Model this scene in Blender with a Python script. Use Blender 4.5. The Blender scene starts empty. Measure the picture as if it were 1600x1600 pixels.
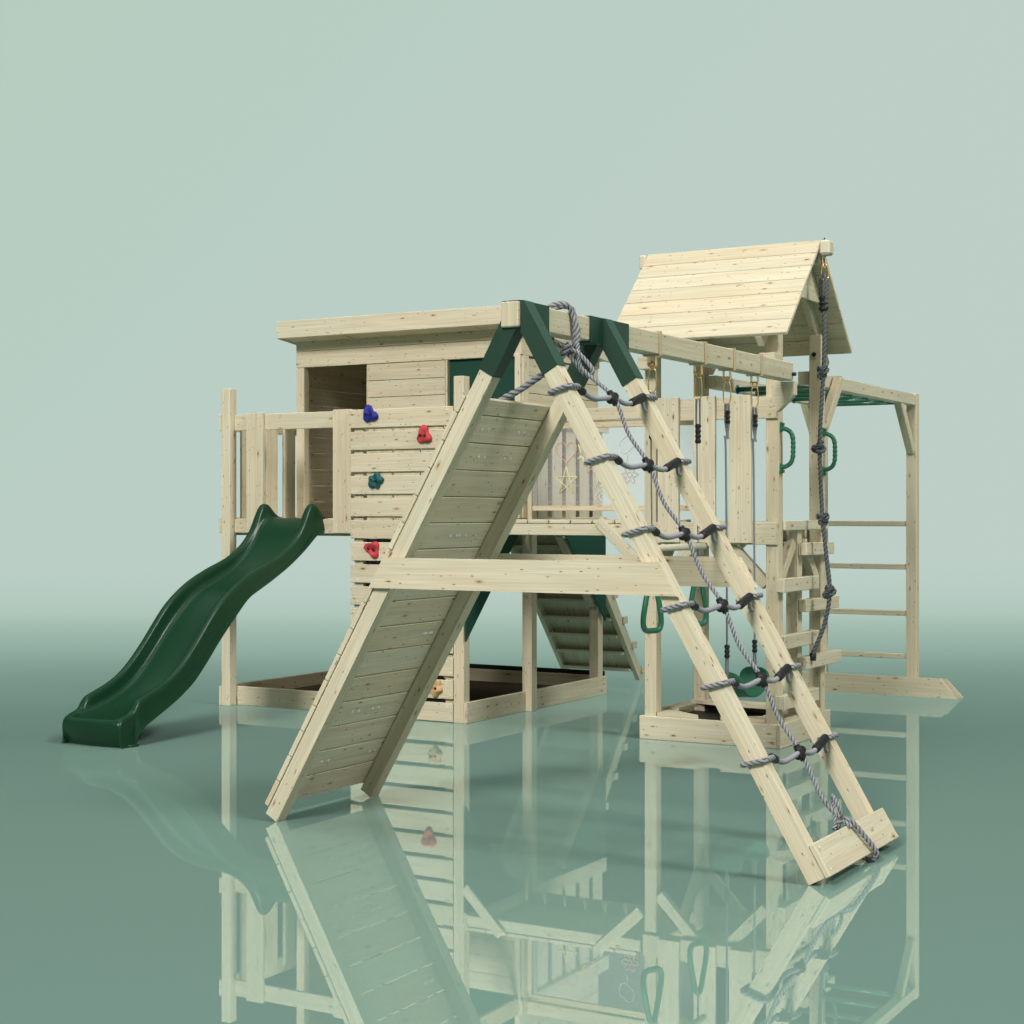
import bpy, bmesh, math, random
from mathutils import Vector as V, Matrix, noise
random.seed(7)
rad = math.radians
SC = bpy.context.scene
COL = SC.collection
TH = rad(30)
FW = V((-math.sin(TH), math.cos(TH), 0))     # direction the studio set runs
RT = V((math.cos(TH), math.sin(TH), 0))

# ------------------------------------------------------------------ materials
def mat(name):
    m = bpy.data.materials.new(name); m.use_nodes = True
    nt = m.node_tree; nt.nodes.clear()
    return m, nt
def N(nt, t, **k):
    n = nt.nodes.new(t)
    for a, b in k.items():
        if a.startswith('_'):
            n.inputs[a[1:].replace('_', ' ')].default_value = b
        else: setattr(n, a, b)
    return n
def L(nt, a, b): nt.links.new(a, b)
def ramp(nt, fac, stops):
    r = N(nt, 'ShaderNodeValToRGB')
    while len(r.color_ramp.elements) < len(stops): r.color_ramp.elements.new(0.5)
    for e, (p, c) in zip(r.color_ramp.elements, stops):
        e.position = p; e.color = (*c, 1) if len(c) == 3 else c
    L(nt, fac, r.inputs[0]); return r.outputs[0]
def mix(nt, fac, a, b, mode='MIX'):
    n = N(nt, 'ShaderNodeMix', data_type='RGBA', blend_type=mode)
    if hasattr(fac, 'links'): L(nt, fac, n.inputs[0])
    else: n.inputs[0].default_value = fac
    for s, i in ((a, 6), (b, 7)):
        if hasattr(s, 'links'): L(nt, s, n.inputs[i])
        else: n.inputs[i].default_value = (*s, 1)
    return n.outputs[2]
def math_(nt, op, a, b=None, c=None, clamp=False):
    n = N(nt, 'ShaderNodeMath', operation=op, use_clamp=clamp)
    for i, s in enumerate((a, b, c)):
        if s is None: continue
        if hasattr(s, 'links'): L(nt, s, n.inputs[i])
        else: n.inputs[i].default_value = s
    return n.outputs[0]

def wood(name, ca, cb, rough=.62, knots=1.0):
    m, nt = mat(name)
    out = N(nt, 'ShaderNodeOutputMaterial'); p = N(nt, 'ShaderNodeBsdfPrincipled')
    L(nt, p.outputs[0], out.inputs[0])
    uv = N(nt, 'ShaderNodeUVMap')
    oi = N(nt, 'ShaderNodeObjectInfo')
    # long grain streaks
    mp = N(nt, 'ShaderNodeMapping'); mp.inputs['Scale'].default_value = (1.1, 26, 1)
    L(nt, uv.outputs[0], mp.inputs[0])
    n1 = N(nt, 'ShaderNodeTexNoise', _Scale=1.0, _Detail=4.0, _Roughness=.6, _Distortion=.6); L(nt, mp.outputs[0], n1.inputs[0])
    mp2 = N(nt, 'ShaderNodeMapping'); mp2.inputs['Scale'].default_value = (2.5, 150, 1)
    L(nt, uv.outputs[0], mp2.inputs[0])
    n2 = N(nt, 'ShaderNodeTexNoise', _Scale=1.0, _Detail=3.0); L(nt, mp2.outputs[0], n2.inputs[0])
    # soft lumps of tone
    mp3 = N(nt, 'ShaderNodeMapping'); mp3.inputs['Scale'].default_value = (1.6, 5, 1)
    L(nt, uv.outputs[0], mp3.inputs[0])
    n3 = N(nt, 'ShaderNodeTexNoise', _Scale=1.0, _Detail=2.0); L(nt, mp3.outputs[0], n3.inputs[0])
    f1 = ramp(nt, n1.outputs[0], [(.38, (0,)*3), (.66, (1,)*3)])
    col = mix(nt, f1, ca, cb)
    f2 = ramp(nt, n2.outputs[0], [(.38, (.88, .86, .82)), (.62, (1, 1, 1))])
    col = mix(nt, 1.0, col, f2, 'MULTIPLY')
    f3 = ramp(nt, n3.outputs[0], [(.35, (1.0, .985, .95)), (.65, (.97, 1.0, .99))])
    col = mix(nt, 1.0, col, f3, 'MULTIPLY')
    # per board tone
    tone = ramp(nt, oi.outputs['Random'], [(0, (.90, .885, .85)), (.5, (1, 1, 1)), (1, (.98, .94, .89))])
    col = mix(nt, 1.0, col, tone, 'MULTIPLY')
    # knots: sparse dark eyes with a warm ring
    mk = N(nt, 'ShaderNodeMapping'); mk.inputs['Scale'].default_value = (7.0, 20.0, 1)
    L(nt, uv.outputs[0], mk.inputs[0])
    vo = N(nt, 'ShaderNodeTexVoronoi', feature='F1', _Scale=1.0, _Randomness=1.0, voronoi_dimensions='2D'); L(nt, mk.outputs[0], vo.inputs[0])
    sep = N(nt, 'ShaderNodeSeparateColor'); L(nt, vo.outputs['Color'], sep.inputs[0])
    gate = math_(nt, 'GREATER_THAN', sep.outputs[0], .50)
    size = math_(nt, 'MULTIPLY_ADD', math_(nt, 'POWER', sep.outputs[1], 2.5), .075, .032)
    rel = math_(nt, 'DIVIDE', vo.outputs['Distance'], size)
    core = ramp(nt, rel, [(.55, (1,)*3), (1.0, (0,)*3)])
    ring = ramp(nt, math_(nt, 'MULTIPLY', rel, .4), [(.3, (1,)*3), (.95, (0,)*3)])
    dark = math_(nt, 'MULTIPLY_ADD', sep.outputs[2], .55, .35)
    col = mix(nt, math_(nt, 'MULTIPLY', math_(nt, 'MULTIPLY', ring, gate), .60*knots), col, (.42, .24, .12))
    col = mix(nt, math_(nt, 'MULTIPLY', math_(nt, 'MULTIPLY', core, gate), math_(nt, 'MULTIPLY', dark, knots)), col, (.07, .03, .02))
    # pin knots: many tiny dark specks
    mq = N(nt, 'ShaderNodeMapping'); mq.inputs['Scale'].default_value = (13.0, 34.0, 1); mq.inputs['Location'].default_value = (3.3, 7.7, 0)
    L(nt, uv.outputs[0], mq.inputs[0])
    v2 = N(nt, 'ShaderNodeTexVoronoi', feature='F1', _Scale=1.0, _Randomness=1.0, voronoi_dimensions='2D'); L(nt, mq.outputs[0], v2.inputs[0])
    s2 = N(nt, 'ShaderNodeSeparateColor'); L(nt, v2.outputs['Color'], s2.inputs[0])
    g2 = math_(nt, 'GREATER_THAN', s2.outputs[0], .70)
    r2 = math_(nt, 'DIVIDE', v2.outputs['Distance'], math_(nt, 'MULTIPLY_ADD', s2.outputs[1], .06, .05))
    c2 = ramp(nt, r2, [(.6, (1,)*3), (1.0, (0,)*3)])
    col = mix(nt, math_(nt, 'MULTIPLY', math_(nt, 'MULTIPLY', c2, g2), .72), col, (.10, .05, .03))
    L(nt, col, p.inputs['Base Color'])
    p.inputs['Roughness'].default_value = rough
    p.inputs['Specular IOR Level'].default_value = .25
    b = N(nt, 'ShaderNodeBump', _Strength=.10, _Distance=.002); L(nt, n2.outputs[0], b.inputs['Height']); L(nt, b.outputs[0], p.inputs['Normal'])
    return m

def plain(name, c, rough=.4, metal=0., spec=.5, bump=None, coat=0., var=None):
    m, nt = mat(name)
    out = N(nt, 'ShaderNodeOutputMaterial'); p = N(nt, 'ShaderNodeBsdfPrincipled')
    L(nt, p.outputs[0], out.inputs[0])
    p.inputs['Base Color'].default_value = (*c, 1); p.inputs['Roughness'].default_value = rough
    p.inputs['Metallic'].default_value = metal; p.inputs['Specular IOR Level'].default_value = spec
    p.inputs['Coat Weight'].default_value = coat
    tc = N(nt, 'ShaderNodeTexCoord')
    if bump:
        n = N(nt, 'ShaderNodeTexNoise', _Scale=bump[0], _Detail=2.0); L(nt, tc.outputs['Object'], n.inputs[0])
        b = N(nt, 'ShaderNodeBump', _Strength=bump[1], _Distance=.002); L(nt, n.outputs[0], b.inputs['Height']); L(nt, b.outputs[0], p.inputs['Normal'])
        if var:
            cc = mix(nt, ramp(nt, n.outputs[0], [(.38, (0,)*3), (.64, (1,)*3)]), c, var); L(nt, cc, p.inputs['Base Color'])
    elif var:
        n = N(nt, 'ShaderNodeTexNoise', _Scale=9.0, _Detail=4.0); L(nt, tc.outputs['Object'], n.inputs[0])
        cc = mix(nt, n.outputs[0], c, var); L(nt, cc, p.inputs['Base Color'])
    return m

M = {}
M['wood'] = wood('pine_timber', (.735, .675, .532), (.665, .588, .440))
M['cream'] = plain('planed_end_timber', (.68, .63, .50), .6, spec=.2, var=(.62, .56, .42))
M['rim'] = plain('slide_plastic', (.005, .038, .016), .30, spec=.32, bump=(420, .03), coat=.0)
M['powder'] = plain('green_powder_coat', (.003, .028, .014), .42, spec=.4, bump=(700, .35), var=(.006, .044, .024))
for n_ in M['powder'].node_tree.nodes:
    if n_.type == 'BSDF_PRINCIPLED': n_.inputs['Sheen Weight'].default_value = .16; n_.inputs['Sheen Tint'].default_value = (.45, 1, .75, 1); n_.inputs['Sheen Roughness'].default_value = .35
M['board'] = plain('green_board', (.012, .055, .038), .75, spec=.15, bump=(500, .3), var=(.02, .075, .052))
M['tube'] = plain('green_enamel', (.014, .115, .062), .28, spec=.6, var=(.010, .09, .048))
M['grip'] = plain('green_rubber_grip', (.018, .16, .085), .38, spec=.45, var=(.012, .12, .06))
M['seat'] = plain('green_swing_belt', (.024, .125, .070), .5, spec=.3, var=(.018, .10, .056))
M['black'] = plain('black_plastic', (.008, .008, .009), .45, spec=.3, var=(.012, .012, .013))
def ropemat(name, hi, lo):
    m, nt = mat(name)
    out = N(nt, 'ShaderNodeOutputMaterial'); p = N(nt, 'ShaderNodeBsdfPrincipled'); L(nt, p.outputs[0], out.inputs[0])
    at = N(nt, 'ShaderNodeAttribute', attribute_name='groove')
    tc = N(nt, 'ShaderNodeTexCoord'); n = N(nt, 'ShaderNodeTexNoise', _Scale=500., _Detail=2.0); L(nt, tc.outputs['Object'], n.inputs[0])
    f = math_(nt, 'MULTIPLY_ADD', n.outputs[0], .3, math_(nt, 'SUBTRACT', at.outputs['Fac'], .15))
    L(nt, ramp(nt, f, [(.12, lo), (.62, tuple(v*.8 for v in hi)), (1, hi)]), p.inputs['Base Color'])  # crease shade between the strands painted into the rope colour
    p.inputs['Roughness'].default_value = .85; p.inputs['Specular IOR Level'].default_value = .1
    return m
M['rope'] = ropemat('grey_rope', (.32, .325, .35), (.022, .023, .027))
M['rope2'] = ropemat('dark_grey_rope', (.14, .155, .165), (.016, .018, .020))
0 and plain('grey_rope', (.34, .345, .38), .85, spec=.1, bump=(900, .5), var=(.25, .255, .29))
0 and plain('dark_grey_rope', (.115, .122, .13), .85, spec=.1, bump=(900, .5), var=(.08, .085, .09))
M['sleeve'] = plain('ribbed_rope_sleeve', (.34, .34, .37), .6, spec=.25, var=(.26, .26, .29))
M['gold'] = plain('gold_zinc_steel', (.92, .66, .32), .3, metal=.85, var=(.80, .52, .22))
M['steel'] = plain('galvanised_screw', (.80, .80, .80), .35, metal=.2, var=(.7, .7, .72))
M['blue'] = plain('blue_hold_resin', (.018, .016, .26), .55, spec=.35, bump=(300, .3), var=(.012, .01, .19))
M['red'] = plain('red_hold_resin', (.52, .055, .06), .6, spec=.3, bump=(300, .3), var=(.44, .035, .045))
M['teal'] = plain('green_hold_resin', (.010, .10, .10), .55, spec=.35, bump=(300, .3), var=(.008, .07, .075))
M['sand'] = plain('yellow_hold_resin', (.62, .40, .19), .6, spec=.3, bump=(300, .3), var=(.54, .33, .14))
M['pit_shade'] = plain('brown_pit_shade', (.075, .055, .036), .9, spec=.1, bump=(60, .4), var=(.05, .038, .026))  # dark brown that stands in for shade inside the sandbox
M['pink'] = plain('pink_chalk', (.78, .46, .40), .9, spec=.1, var=(.80, .54, .46))
M['yellow'] = plain('yellow_chalk', (.82, .78, .48), .9, spec=.1, var=(.85, .80, .46))
M['white'] = plain('white_chalk', (.68, .74, .66), .9, spec=.1, var=(.75, .78, .74))

m, nt = mat('clear_acrylic'); M['acryl'] = m
out = N(nt, 'ShaderNodeOutputMaterial'); tr = N(nt, 'ShaderNodeBsdfTransparent'); tr.inputs[0].default_value = (1, 1, 1, 1)
gl = N(nt, 'ShaderNodeBsdfPrincipled'); gl.inputs['Base Color'].default_value = (.97, .96, 1.0, 1); gl.inputs['Roughness'].default_value = .08
lw = N(nt, 'ShaderNodeFresnel', _IOR=1.3); tcx = N(nt, 'ShaderNodeTexCoord'); nz = N(nt, 'ShaderNodeTexNoise', _Scale=2.0); L(nt, tcx.outputs['Object'], nz.inputs[0])
mx = N(nt, 'ShaderNodeMixShader'); L(nt, math_(nt, 'MULTIPLY_ADD', nz.outputs[0], .03, .105), mx.inputs[0])
L(nt, tr.outputs[0], mx.inputs[1]); L(nt, gl.outputs[0], mx.inputs[2]); L(nt, mx.outputs[0], out.inputs[0])

PALE = (.500, .625, .565)

def air(nt, vec):
    '''pale air, a little greener high up on the left'''
    a = N(nt, 'ShaderNodeVectorMath', operation='DOT_PRODUCT'); L(nt, vec, a.inputs[0]); a.inputs[1].default_value = V((0, 0, 1)) - RT
    f = N(nt, 'ShaderNodeMapRange', interpolation_type='SMOOTHSTEP', clamp=True); L(nt, a.outputs['Value'], f.inputs[0])
    f.inputs[1].default_value = .02; f.inputs[2].default_value = .66
    return mix(nt, f.outputs[0], (.505, .620, .570), (.463, .607, .522))
# ------------------------------------------------------------------ object helpers
def tag(o, label=None, cat=None, group=None, kind=None):
    if label: o['label'] = label
    if cat: o['category'] = cat
    if group: o['group'] = group
    if kind: o['kind'] = kind
    return o
def thing(name, loc, label, cat, group=None):
    o = bpy.data.objects.new(name, None); COL.objects.link(o); o.location = loc; o.empty_display_size = .2
    return tag(o, label, cat, group)
def obj(name, bm, m, parent=None, smooth=False, mats=None):
    me = bpy.data.meshes.new(name)
    if smooth:
        for f in bm.faces: f.smooth = True
    bm.to_mesh(me); bm.free()
    for mm in (mats or [m]): me.materials.append(M[mm] if isinstance(mm, str) else mm)
    o = bpy.data.objects.new(name, me); COL.objects.link(o)
    if parent:
        o.parent = parent
        w = V((0, 0, 0)); p = parent
        while p: w += p.location; p = p.parent
        o.matrix_parent_inverse = Matrix.Translation(-w)
    return o

def uv_board(bm, faces, c, ax):
    """u runs along the long axis, v across, with a random offset for every board"""
    uvl = bm.loops.layers.uv.verify()
    ou, ov = random.uniform(0, 40), random.uniform(0, 40)
    a, b, d = ax
    for f in faces:
        n = f.normal
        na, nb, nd = abs(n.dot(a)), abs(n.dot(b)), abs(n.dot(d))
        for l in f.loops:
            p = l.vert.co - c
            if na > nb and na > nd: u, v = p.dot(b)*.4, p.dot(d)
            elif nb > nd: u, v = p.dot(a), p.dot(d) + .31
            else: u, v = p.dot(a), p.dot(b)
            l[uvl].uv = (u + ou, v + ov)

def add_box(bm, c, ax, half, bev=.003):
    a, b, d = ax
    vs = [bm.verts.new(c + a*(sx*half[0]) + b*(sy*half[1]) + d*(sz*half[2])) for sx in (-1, 1) for sy in (-1, 1) for sz in (-1, 1)]
    q = [(0, 1, 3, 2), (4, 6, 7, 5), (0, 4, 5, 1), (2, 3, 7, 6), (0, 2, 6, 4), (1, 5, 7, 3)]
    fs = [bm.faces.new([vs[i] for i in t]) for t in q]
    bmesh.ops.recalc_face_normals(bm, faces=fs)
    if bev > 0:
        es = list({e for f in fs for e in f.edges})
        r = bmesh.ops.bevel(bm, geom=es, offset=bev, segments=1, profile=.5, affect='EDGES')
        fs = list({f for v in vs if v.is_valid for f in v.link_faces} | set(r['faces']) | {f for f in fs if f.is_valid})
    bm.normal_update()
    return fs
def screws_on(bm, pts, n, r=.005):
    """screw heads let into a board, same mesh, second material slot"""
    n = V(n).normalized(); t = n.orthogonal().normalized(); s = n.cross(t)
    for p in pts:
        p = V(p)
        ring = [bm.verts.new(p + n*.0006 + (t*math.cos(k*PI2/10) + s*math.sin(k*PI2/10))*r) for k in range(10)]
        top = [bm.verts.new(p + n*.0022 + (t*math.cos(k*PI2/10) + s*math.sin(k*PI2/10))*r*.7) for k in range(10)]
        f = bm.faces.new(top); f.material_index = 1
        for k in range(10):
            f = bm.faces.new((ring[k], ring[(k+1) % 10], top[(k+1) % 10], top[k])); f.material_index = 1
PI2 = math.tau
def box(name, x, y, z, parent, m='wood', bev=.003, screws=None, sn=(0, -1, 0), label=None):
    c = V(((x[0]+x[1])/2, (y[0]+y[1])/2, (z[0]+z[1])/2)); h = [(x[1]-x[0])/2, (y[1]-y[0])/2, (z[1]-z[0])/2]
    E = [V((1, 0, 0)), V((0, 1, 0)), V((0, 0, 1))]
    i = max(range(3), key=lambda k: h[k]); o = [(i+1) % 3, (i+2) % 3]
    if h[o[0]] > h[o[1]]: o = o[::-1]
    order = [i, o[1], o[0]]
    ax = [E[k] for k in order]; hh = [h[k] for k in order]
    bm = bmesh.new()
    fs = add_box(bm, c, ax, hh, min(bev, min(hh)*.4))
    uv_board(bm, bm.faces[:], c, ax)
    if screws: screws_on(bm, screws, sn)
    ob = obj(name, bm, m, parent, mats=[m, 'steel'])
    if label: ob['label'] = label
    return ob
def beam(name, A, B, w, t, up, parent, m='wood', bev=.003, screws=None, sn=None):
    """timber from A to B (centre line); w across 'up', t along 'up'"""
    A, B, up = V(A), V(B), V(up)
    a = (B-A).normalized(); b = (up - a*up.dot(a)).normalized(); d = a.cross(b)
    c = (A+B)/2; bm = bmesh.new()
    ax, hh = ([a, b, d], [(B-A).length/2, t/2, w/2])
    add_box(bm, c, ax, hh, bev); uv_board(bm, bm.faces[:], c, ax)
    if screws: screws_on(bm, screws, sn)
    return obj(name, bm, m, parent, mats=[m, 'steel'])
def prism(name, poly, axis, lo, hi, parent, m='wood', long=None, screws=None, sn=None):
    """polygon extruded along axis; poly gives the two other coordinates"""
    bm = bmesh.new()
    def P(p, t):
        if axis == 'x': return V((t, p[0], p[1]))
        if axis == 'y': return V((p[0], t, p[1]))
        return V((p[0], p[1], t))
    lov = [bm.verts.new(P(p, lo)) for p in poly]; hiv = [bm.verts.new(P(p, hi)) for p in poly]
    bm.faces.new(lov[::-1]); bm.faces.new(hiv); n = len(poly)
    for i in range(n): bm.faces.new((lov[i], lov[(i+1) % n], hiv[(i+1) % n], hiv[i]))
    bmesh.ops.recalc_face_normals(bm, faces=bm.faces[:]); bm.normal_update()
    a = V(long).normalized() if long else {'x': V((0, 1, 0)), 'y': V((1, 0, 0)), 'z': V((1, 0, 0))}[axis]
    d = {'x': V((1, 0, 0)), 'y': V((0, 1, 0)), 'z': V((0, 0, 1))}[axis]; b = a.cross(d)
    uv_board(bm, bm.faces[:], P(poly[0], lo), [a, b, d])
    if screws: screws_on(bm, screws, sn)
    return obj(name, bm, m, parent, mats=[m, 'steel'])

def frames(pts, closed=False):
    n = len(pts); T = []
    for i in range(n):
        a = pts[(i-1) % n] if (closed or i > 0) else pts[i]; b = pts[(i+1) % n] if (closed or i < n-1) else pts[i]
        T.append((b-a).normalized())
    nn = T[0].orthogonal().normalized(); Fr = []
    for i in range(n):
        nn = (nn - T[i]*nn.dot(T[i])).normalized(); Fr.append((nn.copy(), T[i].cross(nn)))
    return Fr
def catmull(P, step=.01, closed=False):
    P = [V(p) for p in P]; n = len(P); out = []
    segs = n if closed else n-1
    for i in range(segs):
        p1, p2 = P[i], P[(i+1) % n]
        p0 = P[(i-1) % n] if (closed or i > 0) else p1*2-p2
        p3 = P[(i+2) % n] if (closed or i < n-2) else p2*2-p1
        k = max(1, int((p2-p1).length/step))
        for j in range(k):
            t = j/k
            out.append(.5*((2*p1) + (p2-p0)*t + (2*p0-5*p1+4*p2-p3)*t*t + (3*p1-p0-3*p2+p3)*t**3))
    if not closed: out.append(P[-1])
    return out
def add_tube(bm, pts, r, seg=12, closed=False, rf=None, mi=0, caps=True):
    Fr = frames(pts, closed); rings = []; s = 0
    for i, p in enumerate(pts):
        if i: s += (p-pts[i-1]).length
        a, b = Fr[i]; ring = []
        for k in range(seg):
            th = k*PI2/seg; rr = rf(th, s, i) if rf else r
            ring.append(bm.verts.new(p + (a*math.cos(th) + b*math.sin(th))*rr))
        rings.append(ring)
    m = len(rings)
    for i in range(m if closed else m-1):
        A, B = rings[i], rings[(i+1) % m]
        for k in range(seg):
            f = bm.faces.new((A[k], A[(k+1) % seg], B[(k+1) % seg], B[k])); f.smooth = True; f.material_index = mi
    if not closed and caps:
        f = bm.faces.new(rings[0][::-1]); f.material_index = mi
        f = bm.faces.new(rings[-1]); f.material_index = mi
def add_rope(bm, P, r, closed=False, pitch=6.5, raw=False, step=None):
    pts = [V(p) for p in P] if raw else catmull(P, step or r*.36, closed)
    tot = sum((pts[i+1]-pts[i]).length for i in range(len(pts)-1))
    w = PI2/(pitch*r)/1.0
    gl = bm.verts.layers.float.get('groove') or bm.verts.layers.float.new('groove')
    log = []
    def rf(th, s, i):
        q = abs(math.cos(1.5*(th - w*s))); log.append(q)
        return r*(.74 + .30*q)
    n0 = len(bm.verts)
    add_tube(bm, pts, r, 18, closed, rf)
    bm.verts.ensure_lookup_table()
    for k, q in enumerate(log): bm.verts[n0+k][gl] = q
def rope(name, P, r, parent, m='rope', closed=False):
    bm = bmesh.new(); add_rope(bm, P, r, closed)
    return obj(name, bm, m, parent)
def tube(name, P, r, parent, m, closed=False, seg=12, step=.02, rf=None):
    bm = bmesh.new(); add_tube(bm, catmull(P, step, closed), r, seg, closed, rf)
    return obj(name, bm, m, parent)
def ferrule(name, A, B, r, parent, m='black', ribs=0):
    A, B = V(A), V(B); n = 24; pts = [A.lerp(B, i/n) for i in range(n+1)]
    def rf(th, s, i):
        t = i/n; e = min(t, 1-t)
        q = min(1., .72 + e*4)
        if ribs: q *= 1 - .26*(0.5+.5*math.cos(PI2*ribs*t))*(1 if .2 < t < .8 else 0)
        return r*q
    bm = bmesh.new(); add_tube(bm, pts, r, 16, False, rf); return obj(name, bm, m, parent)

def bracket_strap(): pass

# ------------------------------------------------------------------ the studio: floor, painted far haze, added flags
PY0, PY1 = 285., 62.
def studio():
    # floor: satin green, mirror coat, haze painted in as a pale glow that grows with distance
    m, nt = mat('studio_floor')
    out = N(nt, 'ShaderNodeOutputMaterial')
    geo = N(nt, 'ShaderNodeNewGeometry')
    dt = N(nt, 'ShaderNodeVectorMath', operation='DOT_PRODUCT'); L(nt, geo.outputs['Position'], dt.inputs[0]); dt.inputs[1].default_value = FW
    s = dt.outputs['Value']
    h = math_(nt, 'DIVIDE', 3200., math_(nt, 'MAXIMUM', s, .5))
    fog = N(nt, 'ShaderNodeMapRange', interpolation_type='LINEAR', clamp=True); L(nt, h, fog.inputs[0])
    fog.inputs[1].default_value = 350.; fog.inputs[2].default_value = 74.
    n = N(nt, 'ShaderNodeTexNoise', _Scale=.5, _Detail=2.0); L(nt, geo.outputs['Position'], n.inputs[0])
    base = mix(nt, n.outputs[0], FLOOR_A, FLOOR_B)
    df = N(nt, 'ShaderNodeBsdfDiffuse'); L(nt, base, df.inputs[0])
    gl = N(nt, 'ShaderNodeBsdfGlossy', _Roughness=0.0); gl.inputs[0].default_value = (.98, 1.0, .98, 1)
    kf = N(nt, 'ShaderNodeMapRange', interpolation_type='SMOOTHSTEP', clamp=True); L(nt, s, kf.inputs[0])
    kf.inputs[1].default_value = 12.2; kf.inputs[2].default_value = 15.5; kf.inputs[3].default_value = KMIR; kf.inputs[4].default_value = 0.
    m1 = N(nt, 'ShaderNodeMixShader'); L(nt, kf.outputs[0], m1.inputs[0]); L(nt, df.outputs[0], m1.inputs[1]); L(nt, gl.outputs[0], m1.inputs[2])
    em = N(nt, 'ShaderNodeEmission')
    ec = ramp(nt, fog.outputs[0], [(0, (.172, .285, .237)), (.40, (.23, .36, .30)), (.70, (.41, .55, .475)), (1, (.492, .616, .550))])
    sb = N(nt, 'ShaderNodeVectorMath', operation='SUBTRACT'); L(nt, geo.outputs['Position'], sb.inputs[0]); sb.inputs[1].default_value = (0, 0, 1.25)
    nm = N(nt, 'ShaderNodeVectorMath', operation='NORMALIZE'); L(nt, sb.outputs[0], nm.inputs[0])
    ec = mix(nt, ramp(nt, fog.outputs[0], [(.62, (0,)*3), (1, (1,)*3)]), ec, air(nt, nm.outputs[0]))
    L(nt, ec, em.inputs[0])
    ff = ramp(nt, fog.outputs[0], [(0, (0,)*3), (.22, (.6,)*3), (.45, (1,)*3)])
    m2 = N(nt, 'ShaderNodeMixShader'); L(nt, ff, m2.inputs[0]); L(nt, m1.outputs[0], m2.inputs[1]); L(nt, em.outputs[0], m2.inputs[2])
    L(nt, m2.outputs[0], out.inputs[0])
    bm = bmesh.new(); R = 900
    vs = [bm.verts.new(FW*a + RT*b) for a, b in ((-60, -R), (-60, R), (2500, R), (2500, -R))]; bm.faces.new(vs)
    bmesh.ops.recalc_face_normals(bm, faces=bm.faces[:])
    for f in bm.faces:
        if f.normal.z < 0: f.normal_flip()
    o = obj('floor', bm, m); tag(o, kind='structure')
    # added tilted flags: tops glow in the background tone, black undersides darken the floor mirror
    m, nt = mat('glow_top_flag')
    out = N(nt, 'ShaderNodeOutputMaterial'); geo = N(nt, 'ShaderNodeNewGeometry')
    em = N(nt, 'ShaderNodeEmission'); sb = N(nt, 'ShaderNodeVectorMath', operation='SUBTRACT'); L(nt, geo.outputs['Position'], sb.inputs[0]); sb.inputs[1].default_value = (0, 0, 1.25)
    nm = N(nt, 'ShaderNodeVectorMath', operation='NORMALIZE'); L(nt, sb.outputs[0], nm.inputs[0]); L(nt, air(nt, nm.outputs[0]), em.inputs[0])
    dk = N(nt, 'ShaderNodeBsdfDiffuse'); dk.inputs[0].default_value = (.004, .007, .006, 1)
    mx = N(nt, 'ShaderNodeMixShader'); L(nt, geo.outputs['Backfacing'], mx.inputs[0]); L(nt, em.outputs[0], mx.inputs[1]); L(nt, dk.outputs[0], mx.inputs[2])
    L(nt, mx.outputs[0], out.inputs[0])
    for c in (.058, .124, .190, .256, .322, .388):
        bm = bmesh.new()
        vs = [bm.verts.new(FW*a + RT*b + V((0, 0, c*a))) for a, b in ((14.6, -70), (14.6, 70), (95, 70), (95, -70))]; f = bm.faces.new(vs)
        bm.normal_update()
        if f.normal.z < 0: f.normal_flip()
        o = obj('added_flag', bm, m); tag(o, kind='structure')
FLOOR_A, FLOOR_B, KMIR = (.247, .396, .343), (.236, .382, .331), .46
studio()

w = bpy.data.worlds.new('World'); SC.world = w; w.use_nodes = True
nt = w.node_tree; nt.nodes.clear()
out = N(nt, 'ShaderNodeOutputWorld'); bg = N(nt, 'ShaderNodeBackground'); L(nt, bg.outputs[0], out.inputs[0])
tc = N(nt, 'ShaderNodeTexCoord')
dt = N(nt, 'ShaderNodeVectorMath', operation='DOT_PRODUCT'); L(nt, tc.outputs['Generated'], dt.inputs[0]); dt.inputs[1].default_value = FW
col = ramp(nt, math_(nt, 'MULTIPLY_ADD', dt.outputs['Value'], .5, .5), [(0, (.20, .205, .18)), (.55, (.24, .26, .235)), (.87, (1,)*3), (1, (1,)*3)])
sel = ramp(nt, math_(nt, 'MULTIPLY_ADD', dt.outputs['Value'], .5, .5), [(.55, (0,)*3), (.87, (1,)*3)])
col = mix(nt, sel, ramp(nt, math_(nt, 'MULTIPLY_ADD', dt.outputs['Value'], .5, .5), [(0, (.11, .10, .08)), (.55, (.155, .16, .14))]), air(nt, tc.outputs['Generated']))
ds = N(nt, 'ShaderNodeVectorMath', operation='DOT_PRODUCT'); L(nt, tc.outputs['Generated'], ds.inputs[0]); ds.inputs[1].default_value = RT*.93 - FW*.36
col = mix(nt, ramp(nt, ds.outputs['Value'], [(.45, (0,)*3), (.85, (1,)*3)]), col, (.40, .39, .34))
L(nt, col, bg.inputs[0]); bg.inputs[1].default_value = 1.0

def area(name, loc, aim, size, power, col):
    d = bpy.data.lights.new(name, 'AREA'); d.shape = 'SQUARE'; d.size = size; d.energy = power; d.color = col
    o = bpy.data.objects.new(name, d); COL.objects.link(o); o.location = loc
    o.rotation_euler = (V(aim) - V(loc)).to_track_quat('-Z', 'Y').to_euler()
C0 = V((-4.3, 7.8, .8))
area('key_softbox', C0 - RT*12.5 - FW*25 + V((0, 0, 17)), C0, 8.5, 9000, (1.0, .975, .93))
area('top_softbox', C0 + V((0, 0, 16)) - FW*.5 - RT*2.0, C0, 10.0, 450, (1.0, .985, .95))
area('side_softbox', C0 + V((17, -3, 17)), C0, 5.0, 3300, (.99, 1.0, .96))

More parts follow.
